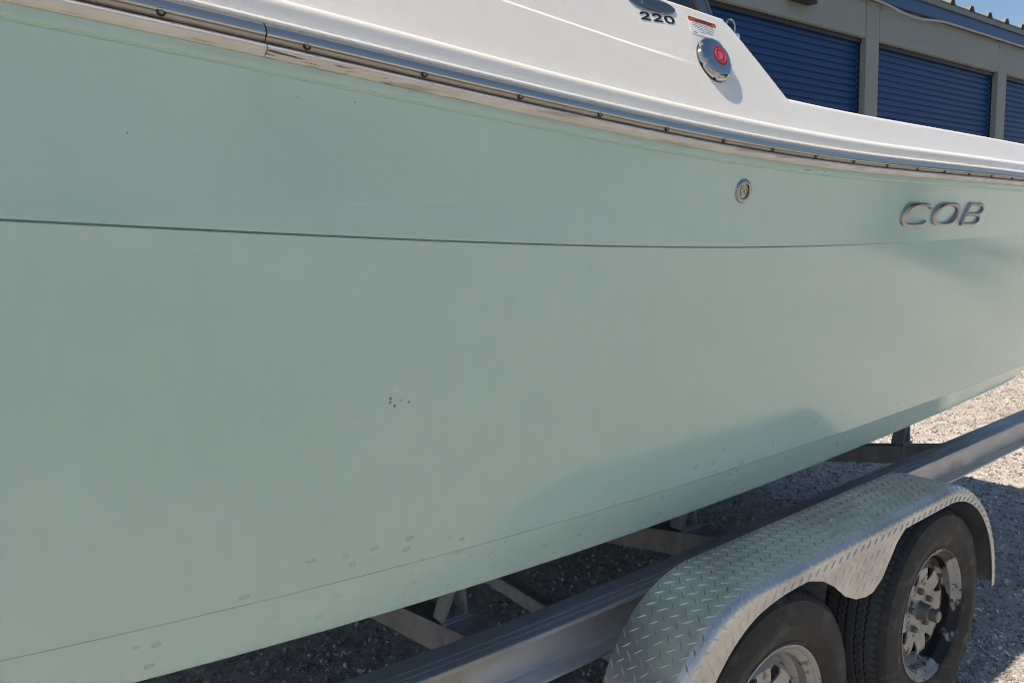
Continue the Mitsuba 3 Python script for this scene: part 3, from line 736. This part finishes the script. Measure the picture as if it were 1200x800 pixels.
# wheel (local: z out of the wheel, origin on the rim lip plane)
def tyre_mesh():
    R, ct, half = .327, -.082, .068
    nT, ys = 460, np.linspace(-1, 1, 73)
    a = np.linspace(0, 2 * np.pi, nT, endpoint=False)
    A, Yq = np.meshgrid(a, ys, indexing='ij')
    r = R - .006 * np.abs(Yq) ** 2.5
    zz = ct + half * Yq
    N = 92
    ph = (A / (2 * np.pi) * N) % 1
    zig = .035 * (2 * np.abs(ph * 2 - 1) - 1)
    for g0, wd, dep in ((-.58, .055, .006), (-.2, .05, .007), (.2, .05, .007), (.58, .055, .006)):
        dd = np.abs(Yq - g0 - zig * (1 if g0 in (-.58, .2) else -1))
        r = r - dep * (1 - sstep(wd * .5, wd, dd))
    ph2 = (A / (2 * np.pi) * N + .5 * (np.abs(Yq) > .58)) % 1
    sip = (np.abs(Yq) > .66) | ((np.abs(Yq) > .28) & (np.abs(Yq) < .5))
    r = r - .003 * sip * (1 - sstep(.08, .15, np.abs(ph2 - .5)))
    tread = np.stack([r * np.cos(A), r * np.sin(A), zz], -1)
    # sidewalls
    sw = [(.3190, .0745), (.3150, .0800), (.309, .0845), (.303, .0880), (.3005, .0902), (.297, .0896), (.287, .0930), (.270, .0962), (.254, .0966), (.250, .0978), (.246, .0966), (.232, .0940), (.216, .0895), (.208, .0860), (.2065, .0875), (.203, .0875), (.200, .0850), (.194, .080), (.186, .076)]
    lug = (1 - sstep(.3, .42, np.abs(((a / (2 * np.pi) * N + .5) % 1) - .5)))
    outer, inner = [], []
    for i, (rr, hz) in enumerate(sw):
        cut = .0025 * lug if i < 3 else 0
        o = np.stack([(rr - cut) * np.cos(a), (rr - cut) * np.sin(a), np.full(nT, ct + hz)], -1)
        outer.append(o); q = o.copy(); q[:, 2] = ct - hz; inner.append(q)
    P = np.concatenate([np.stack(inner[::-1], 1), tread, np.stack(outer, 1)], 1)
    return grid(P, close_u=True, flip=False)
TYRE = tyre_mesh()
RIM_BARREL = revolve([(.150, -.150), (.150, -.060), (.158, -.052), (.168, -.040), (.171, -.020), (.178, -.012), (.185, -.008), (.190, -.001), (.1945, .003), (.1975, .0025), (.199, -.001), (.197, -.006), (.190, -.008)], 96)
def rim_disc():
    pr = [(.0, -.036), (.045, -.036), (.052, -.039), (.075, -.040), (.084, -.036), (.105, -.029), (.120, -.028), (.131, -.030), (.140, -.042), (.1515, -.056)]
    th = .005
    cs = m3.CrossSection([np.array((pr + [(r, z - th) for r, z in pr[::-1]])[::-1])])
    body = m3.Manifold.revolve(cs, 96)
    for k in range(8):
        t = math.radians(22.5 + 45 * k)
        c = np.array([math.cos(t), math.sin(t)]); s_ = np.array([-c[1], c[0]])
        pts = [c * .094 + s_ * .0, c * .125 + s_ * .0195, c * .131, c * .125 - s_ * .0195]
        pol = Polygon(pts).buffer(-.003).buffer(.007)
        h = m3.CrossSection([np.array(pol.exterior.coords)[:-1][::(1)]])
        if h.area() <= 0: h = m3.CrossSection([np.array(pol.exterior.coords)[:-1][::-1]])
        body -= m3.Manifold.extrude(h, .2).translate([0, 0, -.12])
    for k in range(8):      # slots in the shoulder between disc and barrel
        t = 45 * k
        body -= m3.Manifold.cube([.030, .030, .014], True).translate([.146, 0, -.050]).rotate([0, 0, t])
    return tm(body)
DISC = rim_disc()
HUB = revolve([(0, .019), (.014, .019), (.0175, .017), (.0185, .013), (.019, -.004), (.0235, -.006), (.025, -.009), (.0265, -.030), (.030, -.036)], 40)
NUT = cat([trimesh.creation.cylinder(.0095, .016, sections=6), revolve([(0, .014), (.005, .013), (.008, .008)], 12)])
W0 = np.array([[1, 0, 0, 0], [0, 0, -1, 0], [0, 1, 0, 0], [0, 0, 0, 1.0]])
for i, X in enumerate(WX):
    M = W0.copy(); M[:3, 3] = [X, WY, WZ]
    wk = TL_ + '__wheel' + ('_001' if i else '')
    add(wk + '__tyre', xf(TYRE, M), 'rubber', smooth=35)
    add(wk + '__rim', xf(cat([RIM_BARREL, DISC]), M), 'rim_grime' if i else 'rim_paint', smooth=30)
    add(wk + '__hub_cap', xf(HUB, M), 'hub_metal', smooth=35)
    for k in range(5):
        t = math.radians(18 + 72 * k)
        add(wk + '__lug_nut', xf(NUT, M @ frame([.060 * math.cos(t), .060 * math.sin(t), -.036], [1, 0, 0], [0, 1, 0], [0, 0, 1])), 'hub_metal', smooth=30)
for i, X in enumerate(WX):
    M = np.array([[-1, 0, 0, X], [0, 0, 1, 2 * YC - WY], [0, 1, 0, WZ], [0, 0, 0, 1.0]])
    wk = TL_ + f'__wheel_{i + 2:03d}'
    add(wk + '__tyre', xf(TYRE, M), 'rubber', smooth=35)
    add(wk + '__rim', xf(cat([RIM_BARREL, DISC]), M), 'rim_paint', smooth=30)
labels[TL_ + '__wheel_001__rim'] = {'label': 'rim streaked with black grease'}

# fender: diamond plate bent over both wheels
RF, ZC = .388, .332
RA, CA, ZA, DROP = .300, 1.203, .420, .16          # tighter front bend, then straight down
L0, L1, L2, L3 = DROP, RA * math.pi / 2, WX[1] - CA, RF * math.radians(92)
def path(s):
    """arc length from the front lower end -> x, z, normal angle (rad from +x)."""
    if s < L0:
        return CA - RA, ZA - L0 + s, math.pi
    if s < L0 + L1:
        t = math.pi - (s - L0) / RA
        return CA + RA * math.cos(t), ZA + RA * math.sin(t), t
    if s < L0 + L1 + L2:
        return CA + s - L0 - L1, ZC + RF, math.pi / 2
    t = math.pi / 2 - (s - L0 - L1 - L2) / RF
    return WX[1] + RF * math.cos(t), ZC + RF * math.sin(t), t
LTOT = L0 + L1 + L2 + L3
YI, YO, BR, SK = .993, .806, .026, .016
W1 = YI - YO - BR; W2 = BR * math.pi / 2; WTOT = W1 + W2 + SK
def skirt_scale(s):
    """how much deeper the outer skirt is than SK, so that its edge follows the tyre."""
    x, z, t = path(s)
    c = WX[0] if x < 1.7 else WX[1]
    if WX[0] < x < WX[1]: return 1.0
    for d in np.arange(.042, .13, .002):
        if math.hypot(x - d * math.cos(t) - c, z - d * math.sin(t) - .328) < .354: break
    return (d - BR) / SK
def cross(c, k=1.0):
    """arc length from the inner edge -> y, offset along the path normal, direction (dy, dn)."""
    if c < W1: return YI - c, 0.0, (-1, 0), (0, 1)
    if c < W1 + W2:
        a = (c - W1) / BR
        return YO + BR - BR * math.sin(a), -BR + BR * math.cos(a), (-math.cos(a), -math.sin(a)), (-math.sin(a), math.cos(a))
    return YO, -BR - (c - W1 - W2) * k, (0, -1), (-1, 0)
_ks = np.linspace(0, LTOT, 200); _kv = np.array([skirt_scale(v) for v in _ks])
_kv = np.convolve(np.pad(_kv, 6, mode='edge'), np.ones(13) / 13, 'valid')
def fpoint(s, c, up=0.0):
    x, z, t = path(s); y, n, _, (ny, nn) = cross(c, float(np.interp(s, _ks, _kv)))
    N = np.array([math.cos(t), 0, math.sin(t)])
    return np.array([x, y, z]) + N * n + up * (N * nn + np.array([0, ny, 0]))
ss = np.linspace(0, LTOT, 170); cc = np.r_[0, np.linspace(.02, W1, 8), np.linspace(W1, W1 + W2, 12)[1:], np.linspace(W1 + W2, WTOT, 4)[1:]]
top = np.array([[fpoint(s, c) for c in cc] for s in ss]); bot = np.array([[fpoint(s, c, -.003) for c in cc] for s in ss])
wob = .0008 * (meshkit.fbm(top * 7.0, 3) - .5)[..., None]
top = top + wob * np.array([1, 1, 1.0])
end = lambda a, b, fl: grid(np.stack([a, b], 0), flip=fl)
FD = TL_ + '__fender'
add(FD, cat([grid(top, flip=True), grid(bot, flip=False), end(top[0], bot[0], False), end(top[-1], bot[-1], True), end(top[:, 0], bot[:, 0], True), end(top[:, -1], bot[:, -1], False)]), 'plate_aluminium', smooth=30)
# raised lozenges, alternately turned, on a 45 degree lattice
PITCH = .0237
lugs_v, lugs_f = [], []
def lug(pt, ang, L=.0138, w=.0024, h=.0017):
    ca, sa = math.cos(ang), math.sin(ang)
    for i, (u, q, e) in enumerate(((-1, 0, 0), (-.5, -.8, 0), (0, -1, 0), (.5, -.8, 0), (1, 0, 0), (.5, .8, 0), (0, 1, 0), (-.5, .8, 0), (-.62, 0, .75), (0, 0, 1), (.62, 0, .75))):
        du, dq = u * L, q * w
        lugs_v.append(pt(du * ca - dq * sa, du * sa + dq * ca, e * h - .0002))
    k = len(lugs_v) - 11
    for f in ((0, 1, 8), (1, 2, 9), (1, 9, 8), (2, 3, 9), (3, 10, 9), (3, 4, 10), (4, 5, 10), (5, 6, 9), (5, 9, 10), (6, 7, 9), (7, 8, 9), (7, 0, 8)):
        lugs_f.append((k + f[0], k + f[2], k + f[1]))
n = 60
for i in range(-n, n):
    for j in range(-n, n):
        p, q = i * PITCH, j * PITCH
        s = (p - q) / math.sqrt(2) + LTOT / 2; c = (p + q) / math.sqrt(2) + WTOT / 2
        if not (.004 < s < LTOT - .004 and .004 < c < WTOT - .002): continue
        s += rng.normal() * .0002
        cl = lambda v, m: min(max(v, .001), m - .001)
        lug(lambda a, b, h: fpoint(cl(s + a, LTOT), cl(c + b, WTOT), h), math.pi / 4 if (i + j) % 2 else -math.pi / 4, h=.0025)
tread = trimesh.Trimesh(np.array(lugs_v), np.array(lugs_f), process=False)
tk = add(FD + '__raised_lozenge', tread, 'plate_aluminium', smooth=False)
labels[tk] = {'kind': 'stuff'}
# skirt plate hanging between the wheels
zt = ZC + RF - BR - SK + .012
pol = Polygon([(1.335, zt), (1.345, zt - .006), (1.40, zt - .018), (1.455, zt - .036), (1.505, zt - .066), (1.555, zt - .106), (1.605, zt - .130), (1.655, zt - .140), (1.69, zt - .139), (1.735, zt - .118),
               (1.775, zt - .078), (1.81, zt - .042), (1.86, zt - .012), (1.91, zt - .002), (1.92, zt)]).buffer(-.006).buffer(.012).buffer(-.006)
xm = 1.66
sk = trimesh.creation.extrude_polygon(pol, .003, engine='earcut')
SKY_ = YO + .0035
add(FD + '__skirt', xf(sk, frame([0, SKY_ + .003, 0], [1, 0, 0], [0, 0, 1], [0, -1, 0])), 'plate_aluminium', smooth=False)
lugs_v, lugs_f = [], []
inn = pol.buffer(-.006)
for i in range(-30, 30):
    for j in range(-30, 30):
        p, q = i * PITCH, j * PITCH
        X, Z = xm + (p - q) / math.sqrt(2), zt - .06 + (p + q) / math.sqrt(2)
        if not inn.contains(Point(X, Z)): continue
        lug(lambda a, b, h: np.array([X + a, SKY_ - h, Z + b]), math.pi / 4 if (i + j) % 2 else -math.pi / 4, h=.0014)
tk = add(FD + '__skirt__raised_lozenge', trimesh.Trimesh(np.array(lugs_v), np.array(lugs_f)[:, ::-1], process=False), 'plate_aluminium', smooth=False)
labels[tk] = {'kind': 'stuff'}
for X, c in ((1.575, .150), (1.66, .085)):
    s0 = L0 + L1 + X - CA
    p = fpoint(s0, c)
    add(FD + '__bolt', xf(revolve([(0, .0045), (.004, .0042), (.007, .003), (.0085, .001), (.0125, .0008), (.013, 0)], 20), frame(p, [1, 0, 0], [0, 1, 0], [0, 0, 1])), 'stainless', smooth=30)
add(FD + '__bracket', box(1.50, 1.56, YI - .10, YI + .14, ZC + RF - .20, ZC + RF - .19), 'beam_aluminium', smooth=False)
# ribbed step under the beam ahead of the fender
st_ = [box(.74, 1.012, 1.06, 1.21, .412, .418)]
for k in range(44):
    st_.append(box(.742 + k * .0061, .7452 + k * .0061, 1.062, 1.208, .418, .4215))
add(TL_ + '__step', cat(st_), 'beam_aluminium', smooth=False)
